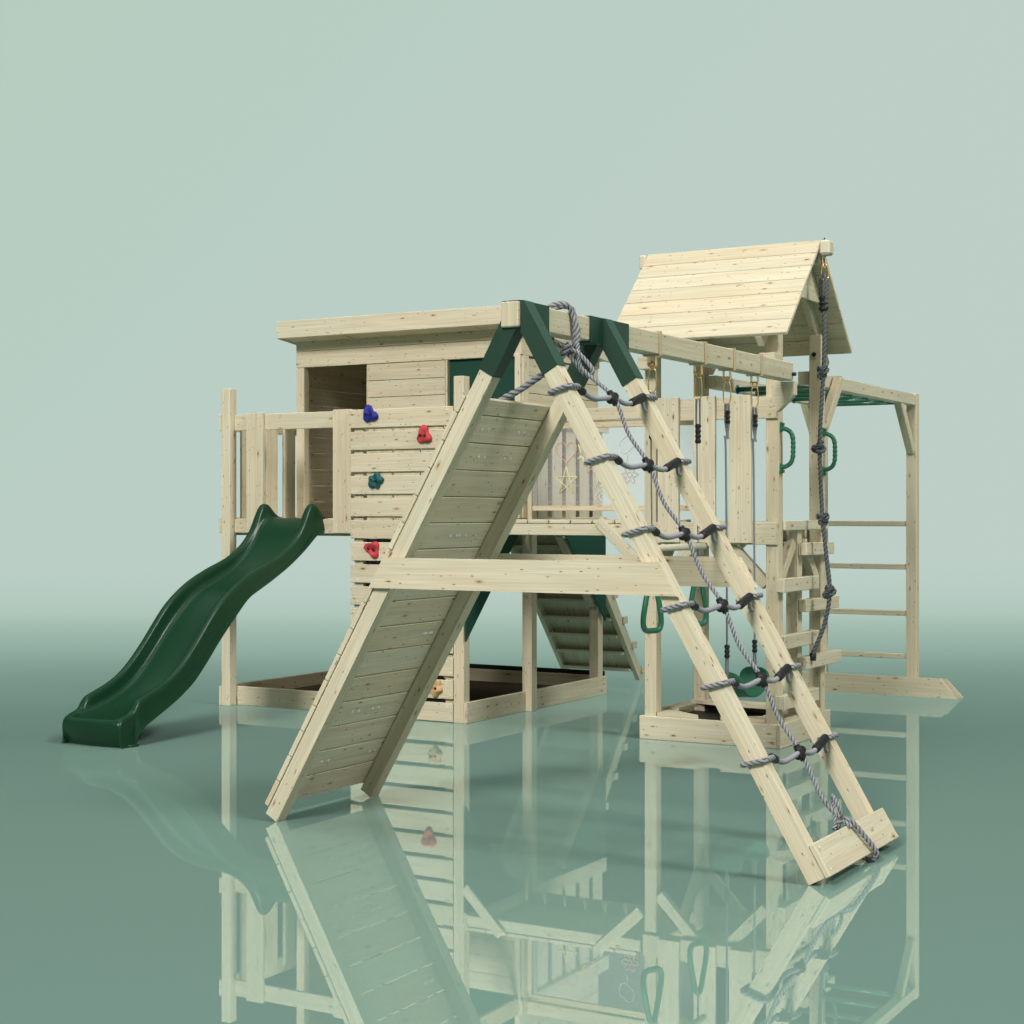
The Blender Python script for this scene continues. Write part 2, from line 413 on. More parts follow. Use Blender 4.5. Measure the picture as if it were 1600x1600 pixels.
# ------------------------------------------------------------------ playhouse on its deck
T = thing('playhouse_tower', (-6.0, 9.1, 0), 'timber playhouse with flat roof and green window on a raised deck with climbing holds', 'playhouse')
F0 = 8.235
for x in ((-6.925, -6.855), (-5.155, -5.085)):
    box('post', x, (F0, F0+.07), (0, 2.045 if x[0] < -6 else 2.055), T)
    box('post', x, (9.985, 10.055), (0, 1.2), T)
for x in ((-6.946, -6.926), (-5.084, -5.062)):
    box('sandbox_board', x, (F0, 10.07), (0, .125), T, screws=[(x[1], F0+.035, z) for z in (.03, .09)] if x[0] > -6 else None, sn=(1, 0, 0))
    box('deck_fascia', x, (F0, 10.07), (1.115, 1.215), T)
    box('side_rail', x, (F0, 8.86) if x[0] > -6 else (F0, 10.07), (1.775, 1.88), T)
box('side_rail', (-5.066, -5.044), (8.86, 10.07), (1.79, 1.885), T)
box('sandbox_board', (-6.854, -5.156), (F0+.072, F0+.092), (0, .122), T)
box('sandbox_board', (-6.925, -5.085), (10.056, 10.076), (0, .125), T)
box('pit_shade_tray', (-6.922, -5.088), (F0+.095, 10.053), (.004, .040), T, 'pit_shade')  # added tray, its brown imitates the shade inside the sandbox
box('corner_block', (-6.92, -6.85), (9.88, 9.95), (.041, .12), T)
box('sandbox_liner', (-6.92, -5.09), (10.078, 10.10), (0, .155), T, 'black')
box('front_fascia', (-6.854, -5.156), (F0+.045, F0+.068), (1.115, 1.205), T)
box('front_rail', (-6.854, -5.906), (F0+.045, F0+.067), (1.775, 1.878), T)
x0 = -6.92
for i in range(13):
    box('deck_plank', (x0, x0+.136), (F0+.070, 10.05), (1.186, 1.208), T, bev=.002); x0 += .141
for yj in (8.33, 9.15, 9.95): box('joist', (-6.92, -5.09), (yj, yj+.04), (1.10, 1.184), T)
# upright rail boards at the slide opening
for a, b in ((-6.734, -6.603), (-6.050, -5.912)):
    box('rail_board', (a, b), (F0-.002+.018, F0+.043), (1.118, 1.885), T,
        screws=[(a+.03, F0+.016, 1.83), (b-.03, F0+.016, 1.86), (a+.03, F0+.016, 1.165), (b-.03, F0+.016, 1.14)])
# left side balusters
for a in (8.42, 8.675, 8.868, 9.10, 9.33, 9.56, 9.80):
    box('baluster', (-6.925, -6.905), (a, a+.122), (1.15, 1.83), T)
# climbing wall boards
box('batten', (-5.888, -5.820), (8.254, 8.30), (0, 1.86), T)
box('batten', (-5.225, -5.160), (8.254, 8.30), (0, 1.86), T)
for a, b in ((-5.79, -5.60), (-5.59, -5.40), (-5.39, -5.235)):
    box('backing_board', (a, b), (8.247, 8.262), (1.09, 1.86), T)
for i in range(14):
    zt = 1.878 - i*.1355
    box('climbing_board', (-5.900 if i else -5.911, -5.158), (8.230, 8.2455), (zt-.113, zt), T,
        screws=[(-5.875, 8.230, zt-.022), (-5.845, 8.230, zt-.09), (-5.20, 8.230, zt-.022), (-5.175, 8.230, zt-.09)])
def hold(c, m, seed, s=.047):
    rnd = random.Random(seed); bm = bmesh.new(); n = 30; rings = []
    ph = rnd.uniform(0, 6); k5 = 5 if seed in (2, 4) else 3; amp = .16 if k5 == 5 else .24
    for j, (rr, dd) in enumerate(((1.0, 0), (1.04, .25), (.97, .52), (.82, .70), (.62, .74), (.42, .62), (.2, .56))):
        ring = []
        for i in range(n):
            th = i*PI2/n; q = s*rr*(1 + amp*math.cos(k5*th+ph) + .10*math.cos(2*th+ph*2))
            ring.append(bm.verts.new(V(c) + V((math.cos(th)*q, -dd*.038 - .012*math.cos(th*2+ph)*(rr < .9)*dd, math.sin(th)*q))))
        rings.append(ring)
    for A, B in zip(rings, rings[1:]):
        for i in range(n):
            f = bm.faces.new((A[i], A[(i+1) % n], B[(i+1) % n], B[i])); f.smooth = True
    bm.faces.new(rings[-1])
    for dx, dz in ((-.019, .004), (.017, -.004)):
        q = V(c) + V((dx, -.0325, dz))
        ring = [bm.verts.new(q + V((math.cos(i*PI2/12)*.0085, 0, math.sin(i*PI2/12)*.0085))) for i in range(12)]
        f = bm.faces.new(ring); f.material_index = 1
    bmesh.ops.recalc_face_normals(bm, faces=bm.faces[:])
    return obj('climbing_hold', bm, m, T, mats=[m, 'black'])
for c, m, sd, lb in (((-5.747, 8.229, 1.845), 'blue', 1, 'blue climbing hold'), ((-5.352, 8.229, 1.708), 'red', 3, 'upper red climbing hold'),
                     ((-5.704, 8.229, 1.440), 'teal', 2, 'dark green star-shaped climbing hold'), ((-5.726, 8.229, 1.025), 'red', 5, 'lower red climbing hold'),
                     ((-5.276, 8.229, .205), 'sand', 4, 'yellow climbing hold near the floor'), ((-5.32, 8.229, .70), 'red', 6, 'red climbing hold behind the ramp')):
    hold(c, m, sd)['label'] = lb
box('black_backing', (-5.80, -5.24), (8.256, 8.262), (.0, 1.085), T, 'black')  # black sheet added behind the lower boards so their gaps come out black
# knee braces under the deck
def kb(a, b, up=(0, 1, 0), par=None, name='brace', scr=None):
    beam(name, a, b, .065, .022, up, par or T, screws=scr, sn=(0, -1, 0))
beam('brace', (-5.90, 8.36, 1.13), (-5.80, 8.36, 0.96), .02, .05, (0, 1, 0), T)
beam('brace', (-5.12, 8.33, .84), (-5.12, 8.60, 1.10), .045, .06, (1, 0, 0), T)
beam('brace', (-5.12, 9.96, .62), (-5.12, 9.50, 1.10), .045, .06, (1, 0, 0), T)
beam('brace', (-5.09, 8.99, .80), (-5.40, 8.99, 1.11), .06, .045, (0, 1, 0), T)
# post that carries the walkway corner
box('post', (-5.088, -5.020), (8.94, 9.01), (0, 1.79), T)
# green den panels hung from the deck
prism('den_panel', [(8.212, .485), (8.212, 1.112), (8.835, 1.112)], 'x', -5.060, -5.052, T, 'board')
prism('den_panel', [(10.035, .50), (10.035, 1.112), (9.44, 1.112)], 'x', -5.060, -5.052, T, 'board')
# cabin
CF = 8.86; CB = 9.93; XL, XR = -6.80, -5.07
def top(y): return 2.400 - .108*(y-CF)
for a, b, c, d in ((-6.80, -5.07, 2.335, 2.40), (-6.80, -5.07, 2.224, 2.332)):
    box('siding', (a, b), (CF, CF+.018), (c, d), T, bev=.002, screws=[(-6.76, CF, d-.03), (-6.20, CF, d-.03), (-5.62, CF, d-.03)])
box('corner_post', (-6.800, -6.735), (CF+.002, CF+.06), (1.208, 2.223), T)
box('door_jamb', (-6.236, -6.219), (CF+.019, CF+.06), (1.208, 2.223), T)
z = 2.222
while z > 1.25:
    box('siding', (-6.218, -5.610), (CF, CF+.018), (z-.109, z-.002), T, bev=.002, screws=[(-6.20, CF, z-.055), (-5.63, CF, z-.055)]); z -= .110
z = 1.768
while z > 1.25:
    box('siding', (-5.609, -5.09), (CF, CF+.018), (z-.109, z-.002), T, bev=.002); z -= .110
box('window_jamb', (-5.609, -5.594), (CF+.001, CF+.05), (1.77, 2.223), T)
box('window_shutter', (-5.594, -5.092), (CF+.030, CF+.045), (1.77, 2.223), T, 'board')
box('corner_post', (-5.091, -5.055), (CF-.012, CF+.022), (1.21, 2.231), T)
box('corner_post', (-5.072, -5.048), (CF+.023, CF+.10), (1.21, 2.231), T)
# right side siding, sloping top
zs = [1.888, 1.998, 2.108, 2.218, 2.328]
for a, b in zip(zs, zs[1:]):
    if b < 2.25: box('siding', (-5.074, -5.056), (CF+.103, CB), (a+.001, b-.002), T, bev=.002)
prism('siding', [(CF, 2.233), (CB, 2.22), (CB, top(CB)), (CF, top(CF))], 'x', -5.070, -5.048, T)
# slats under the cabin wall
for a in (8.975, 9.105, 9.300, 9.490, 9.685, 9.880):
    wd = .105 if a < 9 else .132
    box('slat', (-5.078, -5.066), (a, a+wd), (1.12, 1.80 if a > 9 else 1.79), T)
# inner walls
z = 1.21
while z < 2.2:
    box('inner_siding', (-6.800, -6.782), (CF+.062, CB), (z+.001, z+.109), T, bev=.002)
    box('inner_siding', (-6.78, -5.076), (CB, CB+.018), (z+.001, z+.109), T, bev=.002); z += .110
prism('inner_siding', [(CF+.062, z), (CB, z), (CB, top(CB)), (CF+.062, top(CF+.062))], 'x', -6.800, -6.782, T)
box('inner_siding', (-6.78, -5.076), (CB, CB+.018), (z+.001, top(CB)-.005), T)
# roof
RY0, RY1 = 8.70, 9.955
def rz(y): return 2.412 - .112*(y-RY0)
prism('roof_deck', [(RY0+.022, rz(RY0)), (RY1, rz(RY1)), (RY1, rz(RY1)+.075), (RY0+.022, rz(RY0)+.075)], 'x', -6.82, -5.005, T, long=(1, 0, 0))
box('roof_fascia', (-6.842, -4.985), (RY0, RY0+.020), (2.408, 2.523), T)
for x in ((-6.842, -6.822), (-5.003, -4.985)):
    prism('roof_fascia', [(RY0+.021, rz(RY0)-.006), (RY1+.01, rz(RY1)-.006), (RY1+.01, rz(RY1)+.10), (RY0+.021, rz(RY0)+.106)], 'x', x[0], x[1], T)

# ------------------------------------------------------------------ slide
S = thing('wave_slide', (-6.31, 7.3, 0), 'dark green plastic wave slide running down from the playhouse deck', 'slide')
def lut(T_, y):
    T_ = sorted(T_)
    if y <= T_[0][0]: return T_[0][1]
    for (a, b), (c, d) in zip(T_, T_[1:]):
        if y <= c: return b + (d-b)*(y-a)/(c-a)
    return T_[-1][1]
RIM = [(8.36, 1.215), (8.32, 1.222), (8.27, 1.262), (8.235, 1.295), (8.20, 1.305), (8.165, 1.290), (8.12, 1.215), (8.08, 1.140), (8.0, 1.060), (7.91, 1.002), (7.84, .968), (7.74, .935), (7.66, .910), (7.56, .872), (7.47, .832), (7.385, .782), (7.30, .722), (7.24, .665), (7.18, .600), (7.11, .527), (7.045, .465), (6.98, .408), (6.92, .362), (6.86, .327), (6.786, .295), (6.70, .268), (6.64, .251), (6.61, .240), (6.590, .222), (6.568, .190), (6.545, .174), (6.52, .166), (6.49, .157), (6.468, .147), (6.455, .130)]
BED = [(8.36, 1.208), (8.20, 1.206), (8.14, 1.180), (8.08, 1.085), (8.0, 1.000), (7.91, .930), (7.84, .888), (7.74, .848), (7.66, .815), (7.56, .780), (7.47, .735), (7.385, .672), (7.30, .598), (7.24, .538), (7.18, .475), (7.11, .408), (7.045, .350), (6.98, .300), (6.92, .262), (6.86, .234), (6.786, .206), (6.70, .180), (6.64, .166), (6.58, .156), (6.52, .151), (6.49, .149), (6.468, .143), (6.455, .128)]
SK = [(8.36, 1.16), (8.23, 1.123), (8.07, 1.006), (7.92, .917), (7.734, .830), (7.537, .748), (7.416, .642), (7.28, .518), (7.163, .396), (7.05, .297), (6.907, .215), (6.768, .155), (6.66, .112), (6.615, .090), (6.59, .068), (6.575, .050)]
XS = [(8.4, -6.362), (7.2, -6.358), (6.8, -6.338), (6.45, -6.318)]
YS = sorted({r[0] for r in RIM} | {7.70, 7.60, 7.515, 6.625, 6.577, 6.572}, reverse=True)
ST = [(y, lut(RIM, y), lut(BED, y), lut(SK, y) if y > 6.573 else 0.0) for y in YS]
def slide():
    bm = bmesh.new(); rows = []
    for (y, zr, zb, zk) in ST:
        d = max(zr-zb, .002); X0 = lut(XS, y)
        w_ = max(0, min(1, (6.60-y)/.145))
        o = .004*(1-w_)
        H = .205 + .016*w_*0
        sk = .230 if y > 6.573 else .214
        half = [(-sk, zk), (-sk+.003, zk+(zr-zk)*.10), (-sk+.006, zk+(zr-zk)*.13), (-sk+.008, zk+(zr-zk)*.30), (-sk+.011, zk+(zr-zk)*.33), (-H-.006, zr-.035 if zr-zk > .06 else zr-.5*(zr-zk)), (-H, zr-.012), (-H+.008, zr-.003), (-H+.020, zr), (-H+.031, zr-.004), (-H+.039, zr-min(.016, .3*d)), (-H+.044, zr-.45*d), (-H+.052, zb+.22*d), (-H+.068, zb+.07*d), (-H+.095, zb+.01*d), (-.05, zb)]
        sec = half + [(0, zb)] + [(-a, b) for a, b in half[::-1]]
        rows.append([bm.verts.new((X0+a, y - w_*.030*(1-min(1, abs(a)/.232)**2.2), b)) for a, b in sec])
    n = len(rows[0])
    for A_, B_ in zip(rows, rows[1:]):
        for k in range(n-1): bm.faces.new((A_[k], A_[k+1], B_[k+1], B_[k]))
    last = rows[-1]; prev = last; m = 8; X0 = -6.312
    for j in range(1, m+1):
        t = j/m; row = []
        for v in last:
            a = v.co.x + 6.318
            foot = V((X0 + a*.96, 6.490 - .018*(1-min(1, abs(a)/.232)**2.2), 0))
            p = v.co.lerp(foot, t); p.y -= .010*math.sin(t*math.pi); p.z = v.co.z*(1-t)
            row.append(bm.verts.new(p))
        for k in range(n-1): bm.faces.new((prev[k], prev[k+1], row[k+1], row[k]))
        prev = row
    bmesh.ops.remove_doubles(bm, verts=bm.verts[:], dist=.0012)
    bmesh.ops.recalc_face_normals(bm, faces=bm.faces[:])
    o = obj('chute', bm, 'rim', S, smooth=True)
    md = o.modifiers.new('thick', 'SOLIDIFY'); md.thickness = .006; md.offset = 0
    md = o.modifiers.new('sub', 'SUBSURF'); md.levels = 1; md.render_levels = 2
    P = [(-6.312-.214, 6.57, .006), (-6.312-.208, 6.515, .006), (-6.312-.14, 6.480, .006), (-6.312, 6.470, .006), (-6.312+.14, 6.480, .006), (-6.312+.208, 6.515, .006), (-6.312+.214, 6.57, .006)]
    tube('foot_flange', P, .008, S, 'rim', step=.02, seg=8)
slide()

# ------------------------------------------------------------------ A-frames, beam and ramp
A = thing('swing_frame', (-3.027, 6.5, 0), 'timber A-frame with green brackets, plank ramp on one side and long swing beam', 'climbing frame')
XC = -3.027; SL = math.tan(rad(30)); LW = .062
Y1, Y2 = (5.245, 5.305), (5.905, 5.965)
box('swing_beam', (XC-.037, XC+.036), (5.222, 8.105), (1.932, 2.026), A, bev=.004)
d30 = V((math.sin(rad(30)), 0, -math.cos(rad(30))))   # down the right legs
nR = V((math.cos(rad(30)), 0, math.sin(rad(30))))     # outward of right legs
for (ya, yb) in (Y1, Y2):
    ym = (ya+yb)/2
    for sg in (1, -1):
        dd = V((sg*d30.x, 0, d30.z)); nn = V((sg*nR.x, 0, nR.z))
        o = LW/math.cos(rad(30)); fx = -1.881 if sg > 0 else -4.125; bx = -2.990 if sg > 0 else -3.065
        def inn(z): return fx - sg*z*SL
        def zin(x): return -sg*(x - fx)/SL
        ztop = 2.024 if sg > 0 else min(2.024, zin(bx) + o/SL)
        e = V((fx, 0, 0)) + nn*LW
        if sg > 0: head = [(bx, zin(bx)), (bx, ztop), (inn(ztop)+o, ztop)]
        else: head = [(inn(1.930), 1.930), (bx, 1.930), (bx, ztop)]
        prism('leg', [(fx, 0)] + head + [(e.x, e.z)], 'y', ya, yb, A, long=dd)
        # metal socket over the leg head
        zb_ = 1.754; g = .0045
        pi = V((inn(zb_), 0, zb_)) - nn*g; po = pi + nn*(LW+2*g)
        if sg > 0: hd = [(bx+.001, zin(bx)-g*1.5), (bx+.001, 2.030), (inn(2.030)+o+g*1.3, 2.030)]
        else: hd = [(inn(1.926)+g, 1.926), (bx-.001, 1.926), (bx-.001, ztop+.012)]
        prism('bracket_socket', [(pi.x, pi.z)] + hd + [(po.x, po.z)], 'y', ya-.005, yb+.005, A, 'powder')
    y0 = 5.2405 if ya < 5.5 else 5.795
    y1 = 5.452 if ya < 5.5 else 6.142
    bm = bmesh.new()
    for c, h in (((XC+.040, (y0+y1)/2, 1.978), (.003, (y1-y0)/2, .053)), ((XC-.041, (y0+y1)/2, 1.978), (.003, (y1-y0)/2, .053)), ((XC, (y0+y1)/2, 2.029), (.036, (y1-y0)/2, .0025)), ((XC, (y0+y1)/2, 1.928), (.036, (y1-y0)/2, .0025))):
        add_box(bm, V(c), [V((1, 0, 0)), V((0, 1, 0)), V((0, 0, 1))], h, .0008)
    obj('beam_sleeve', bm, 'powder', A)
    screws = None
# cross boards
def xb(y, m=A):
    zt, zb = 1.074, .956
    o = .0785
    def xr(z): return -1.881 - z*SL + o
    prism('cross_board', [(-4.128-.082 + zb*SL + .0, zb), (xr(zb), zb), (xr(zt), zt), (-4.128-.082+zt*SL, zt)], 'y', y, y+.022, A,
          screws=None)
xb(5.221); xb(5.967)
# ramp planks on the outer side of the left legs
nl = V((-nR.x, 0, nR.z)); dl = V((-d30.x, 0, d30.z))
f0 = V((-4.128, 0, 0)) + nl*(LW + .012)
n = 16; PW = .1205
for i in range(n):
    s0 = .030 + i*PW; pw = PW if i < 15 else .070
    c = f0 - dl*(s0 + pw/2)
    scr = []
    bm = bmesh.new()
    add_box(bm, V((c.x, (5.243+5.985)/2, c.z)), [V((0, 1, 0)), dl, nl], [.371, pw/2-.0022, .0105], .002)
    uv_board(bm, bm.faces[:], c, [V((0, 1, 0)), dl, nl])
    if i in (1, 3, 6, 8, 10, 13, 14):
        r_ = random.Random(i)
        for q in range(2):
            yy = r_.uniform(5.42, 5.9); pt = V((c.x, yy, c.z)) - nl*.0105
            screws_on(bm, [pt, pt + V((0, .045, 0))], -nl, .0085)
    obj('ramp_plank', bm, 'wood', A, mats=['wood', 'steel'])
# board joining the feet of the right legs
c = V((-1.881, 0, 0)) + nR*(LW + .0115) - d30*.056
bm = bmesh.new(); cc = V((c.x, (5.247+6.015)/2, c.z)); ax = [V((0, 1, 0)), d30, nR]
add_box(bm, cc, ax, [.384, .061, .0105], .003); uv_board(bm, bm.faces[:], cc, ax)
for yy in (5.28, 5.935):
    screws_on(bm, [V((c.x, yy, c.z)) + nR*.0105 + d30*.04, V((c.x, yy, c.z)) + nR*.0105 - d30*.04], nR, .005)
obj('foot_board', bm, 'wood', A, mats=['wood', 'steel'])
# beam head block at the tower
prism('beam_support', [(-3.108, 1.930), (-2.992, 1.930), (-2.992, 1.862), (-3.085, 1.775), (-3.108, 1.790)], 'y', 8.112, 8.165, A)
bm = bmesh.new(); add_tube(bm, [V((-2.991, 8.09, 1.965)), V((-2.972, 8.09, 1.965))], .010, 12); obj('bolt', bm, 'black', A)

# ------------------------------------------------------------------ rope net
NT = thing('climbing_net', (-2.4, 5.64, 0), 'light grey rope net with black joints strung between the two sloping right legs', 'climbing net')
rr = .0097
ZR = [1.685, 1.427, 1.168, .905, .640, .385]
def legc(z, off=0):          # leg centre line x for height z
    return -1.881 - z*SL + LW/2/math.cos(rad(30)) + off
def leg_ring(bm, z, ya, yb, full=True):
    cx = V((legc(z), (ya+yb)/2, z)); h = LW/2 + rr*.9; hy = (yb-ya)/2 + rr*.9
    P = []
    for a, b in (((1, -1), (0, -1.12), (-1, -1), (-1.1, 0), (-1, 1), (0, 1.1), (1, 1), (1.1, 0)) if full else ((-.1, -1.12), (.5, -1.12), (1, -1), (1.1, 0), (1, 1), (0, 1.1), (-1, 1), (-1.1, 0))):
        k = 1.0
        P.append(cx + nR*(a*h*.98) + V((0, b*hy*.98, 0)) + d30*(.010*a))
    add_rope(bm, P, rr, closed=full)
mid = []
for z in ZR:
    pass
    xs = legc(z)
    pt = lambda y, dz, dn=.01: V((xs, y, z)) + nR*(dn + .014) + V((0, 0, dz))
    a, b = pt(5.328, .008), pt(5.882, .008)
    m_ = pt(5.615, -.012)
    mid.append(m_)
    for yy_ in (Y1, Y2):
        bm = bmesh.new(); leg_ring(bm, z+.012, *yy_, full=yy_ is Y1); obj('leg_lashing', bm, 'rope', NT)
    P = catmull([a, pt(5.45, -.022), m_, pt(5.745, -.026), b], .003)
    bm = bmesh.new()
    add_tube(bm, P, .0115, 14, False, lambda th, s, i: .0090*(1 + .14*math.cos(PI2*s/.0075)))
    obj('rung_rope', bm, 'sleeve', NT)
    ferrule('joint', a - V((0, .004, -.002)), P[int(len(P)*.09)], .015, NT)
    ferrule('joint', P[int(len(P)*.80)], b + V((0, .012, .004)), .0165, NT)
    ferrule('joint', m_ + V((0, -.030, -.012)), m_ + V((0, .026, .012)), .0155, NT)
    bm = bmesh.new(); P2 = [m_ + d30*q*.02 for q in (-1.5, -.5, .5, 1.5)]
    add_tube(bm, P2, .0145, 14, False, lambda th, s, i: .0145 if i in (1, 2) else .012); obj('joint', bm, 'black', NT)
    bm = bmesh.new(); add_tube(bm, catmull([b + V((0, .0, -.02)), b + V((.0, .01, -.045)), b + V((0, .03, -.05)), b+V((0, .035, -.03))], .004), .008, 10); obj('rope_end', bm, 'sleeve', NT)
# centre rope: from the beam down to the foot board
P = [(-2.962, 5.640, 1.905), (-2.952, 5.63, 1.86), (-2.93, 5.625, 1.80)] + [tuple(q) for k, m_ in enumerate(mid) for q in ([m_ + nR*.004] + ([(m_+mid[k+1])/2 - nR*.010 + V((0, (-1)**k*.004, -.004))] if k < 5 else []))] + [(-1.96, 5.60, .235), (-1.895, 5.60, .17), (-1.850, 5.60, .140)]
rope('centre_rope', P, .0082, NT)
# turn round the beam
bm = bmesh.new()
hb = .036+rr; zt, zb = 2.026+rr, 1.932-rr
add_rope(bm, [(XC-hb, 5.63, 1.93), (XC-hb, 5.62, 2.00), (XC-hb*.6, 5.62, zt+.004), (XC, 5.63, zt+.016), (XC+hb*.75, 5.64, zt+.010), (XC+hb, 5.65, 2.005), (XC+hb+.001, 5.652, 1.94), (XC+hb-.002, 5.648, 1.885), (XC+.01, 5.64, 1.868), (XC-.03, 5.63, 1.885)], rr*1.15, closed=True)
add_rope(bm, [(XC-hb, 5.575, 1.95), (XC-hb*.8, 5.57, 2.02), (XC-.01, 5.575, zt+.016), (XC+.035, 5.60, zt+.018), (XC+hb, 5.632, 2.02), (XC+hb+.018, 5.645, 1.95), (XC+hb+.012, 5.64, 1.89)], rr*1.1)
obj('beam_lashing', bm, 'rope', NT)
bm = bmesh.new()
add_rope(bm, [(-3.03, 5.60, 1.90), (-2.99, 5.61, 1.885), (-2.955, 5.62, 1.87), (-2.92, 5.63, 1.835), (-2.895, 5.635, 1.80), (-2.905, 5.64, 1.775), (-2.935, 5.635, 1.79), (-2.965, 5.625, 1.83), (-3.0, 5.62, 1.87)], .0085)
obj('knot', bm, 'rope', NT)
# turn round the foot board
c = V((-1.881, 0, 0)) + nR*(LW + .0115) - d30*.056
bm = bmesh.new()
def FB(s, n_, y): return V((c.x, y, c.z)) + d30*s + nR*n_
add_rope(bm, [FB(-.085, 0, 5.60), FB(-.070, .022, 5.62), FB(0, .027, 5.66), FB(.070, .022, 5.70), FB(.083, 0, 5.71), FB(.07, -.024, 5.70), FB(0, -.026, 5.64), FB(-.07, -.022, 5.60)], rr*1.02, closed=True)
obj('foot_lashing', bm, 'rope', NT)
bm = bmesh.new()
add_rope(bm, [FB(-.09, .0, 5.60), FB(-.105, .02, 5.575), FB(-.145, .028, 5.565), FB(-.175, .02, 5.585), FB(-.16, .005, 5.605), FB(-.115, -.012, 5.60), FB(-.085, -.02, 5.585), FB(-.07, -.03, 5.57)], .0070)
obj('knot', bm, 'rope', NT)

# second rope: from the beam over the head of the ramp
RR = thing('ramp_rope', (-3.2, 5.6, 1.7), 'thick grey climbing rope tied under the beam and dropping over the top of the ramp', 'climbing rope')
P = [(-2.975, 5.600, 1.905), (-3.005, 5.60, 1.86), (-3.04, 5.60, 1.825), (-3.10, 5.60, 1.785), (-3.20, 5.60, 1.73), (-3.285, 5.60, 1.690), (-3.36, 5.60, 1.62), (-3.46, 5.60, 1.45), (-3.66, 5.60, 1.10), (-3.95, 5.60, .60), (-4.15, 5.60, .25)]
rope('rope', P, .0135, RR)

# ------------------------------------------------------------------ lookout tower
K = thing('lookout_tower', (-3.5, 8.57, 0), 'small lookout tower with pitched plank roof, slatted railing and staggered step blocks', 'play tower')
for x in ((-3.89, -3.82), (-3.18, -3.11)):
    box('post', x, (8.201, 8.271), (.001, 2.20), K); box('post', x, (8.87, 8.94), (.001, 2.25), K)
box('base_board', (-3.912, -3.113), (8.18, 8.20), (0, .128), K, screws=[(-3.18, 8.18, .035), (-3.18, 8.18, .10)])
box('base_board', (-3.112, -3.090), (8.18, 8.975), (0, .128), K, screws=[(-3.09, 8.22, .03), (-3.09, 8.22, .10)], sn=(1, 0, 0))
box('base_board', (-3.912, -3.892), (8.201, 8.975), (0, .128), K)
box('base_board', (-3.891, -3.113), (8.955, 8.975), (0, .128), K)
box('pit_shade_tray', (-3.888, -3.116), (8.205, 8.950), (.004, .085), K, 'black')  # added black tray, imitates the deep shade inside the base box
# corner seats
def tri(pts): prism('corner_seat', pts, 'z', .128, .148, K)
tri([(-3.905, 8.185), (-3.52, 8.185), (-3.66, 8.35), (-3.905, 8.52)][0:4]) if False else None
tri([(-3.815, 8.205), (-3.57, 8.205), (-3.70, 8.30), (-3.815, 8.36)])
tri([(-3.44, 8.205), (-3.184, 8.205), (-3.184, 8.38), (-3.31, 8.30)])
tri([(-3.90, 8.86), (-3.66, 8.80), (-3.34, 8.80), (-3.20, 8.865), (-3.20, 8.965), (-3.90, 8.965)])
tri([(-3.90, 8.42), (-3.80, 8.46), (-3.80, 8.72), (-3.90, 8.76)])
tri([(-3.185, 8.28), (-3.10, 8.28), (-3.10, 8.86), (-3.185, 8.86), (-3.26, 8.78), (-3.26, 8.36)])
# deck and railings
for i in range(5): box('deck_plank', (-3.815+i*.128, -3.692+i*.128), (8.222, 8.925), (1.172, 1.192), K, bev=.002)
box('joist', (-3.81, -3.19), (8.29, 8.33), (1.10, 1.170), K); box('joist', (-3.81, -3.19), (8.83, 8.865), (1.10, 1.170), K)
box('deck_fascia', (-3.110, -3.090), (8.26, 8.94), (1.152, 1.204), K)
box('front_rail', (-3.893, -3.112), (8.180, 8.200), (1.076, 1.196), K, screws=None)
box('front_rail', (-3.893, -3.112), (8.180, 8.200), (1.745, 1.862), K)
for a in (-3.790, -3.577, -3.372):
    box('rail_board', (a, a+.125), (8.154, 8.179), (1.084, 1.872), K)
bm = bmesh.new()
bits = [(a+dx, 8.1538, z_) for a in (-3.790, -3.577, -3.372) for dx in (.035, .095) for z_ in (1.835, 1.105)] + [(-3.145, 8.1798, 1.835), (-3.145, 8.1798, 1.77)]
screws_on(bm, bits, (0, -1, 0), .0028)
for f in bm.faces: f.material_index = 0
obj('screw_holes', bm, 'black', K)
box('rear_rail', (-3.893, -3.112), (8.941, 8.961), (1.076, 1.196), K)
# knee braces below the deck
for s_, xp in ((1, -3.815), (-1, -3.185)):
    beam('brace', (xp, 8.235, .86), (xp+s_*.22, 8.235, 1.085), .06, .045, (0, 1, 0), K)
    beam('brace', (xp, 8.905, .86), (xp+s_*.22, 8.905, 1.085), .06, .045, (0, 1, 0), K)
    xq = -3.145 if s_ < 0 else -3.855
    beam('brace', (xq, 8.27, .86), (xq, 8.49, 1.085), .06, .045, (1, 0, 0), K)
    beam('brace', (xq, 8.87, .86), (xq, 8.65, 1.085), .06, .045, (1, 0, 0), K)
# staggered steps on the open side
box('step_post', (-3.18, -3.112), (8.500, 8.570), (.13, 1.17), K)
for zc in (.862, .562, .245): box('step_block', (-3.109, -3.060), (8.160, 8.700), (zc-.036, zc+.036), K)
for zc, yb in ((1.048, 8.955), (.740, 9.04), (.428, 9.08)): box('step_block', (-3.109, -3.060), (8.500, yb), (zc-.034, zc+.034), K)
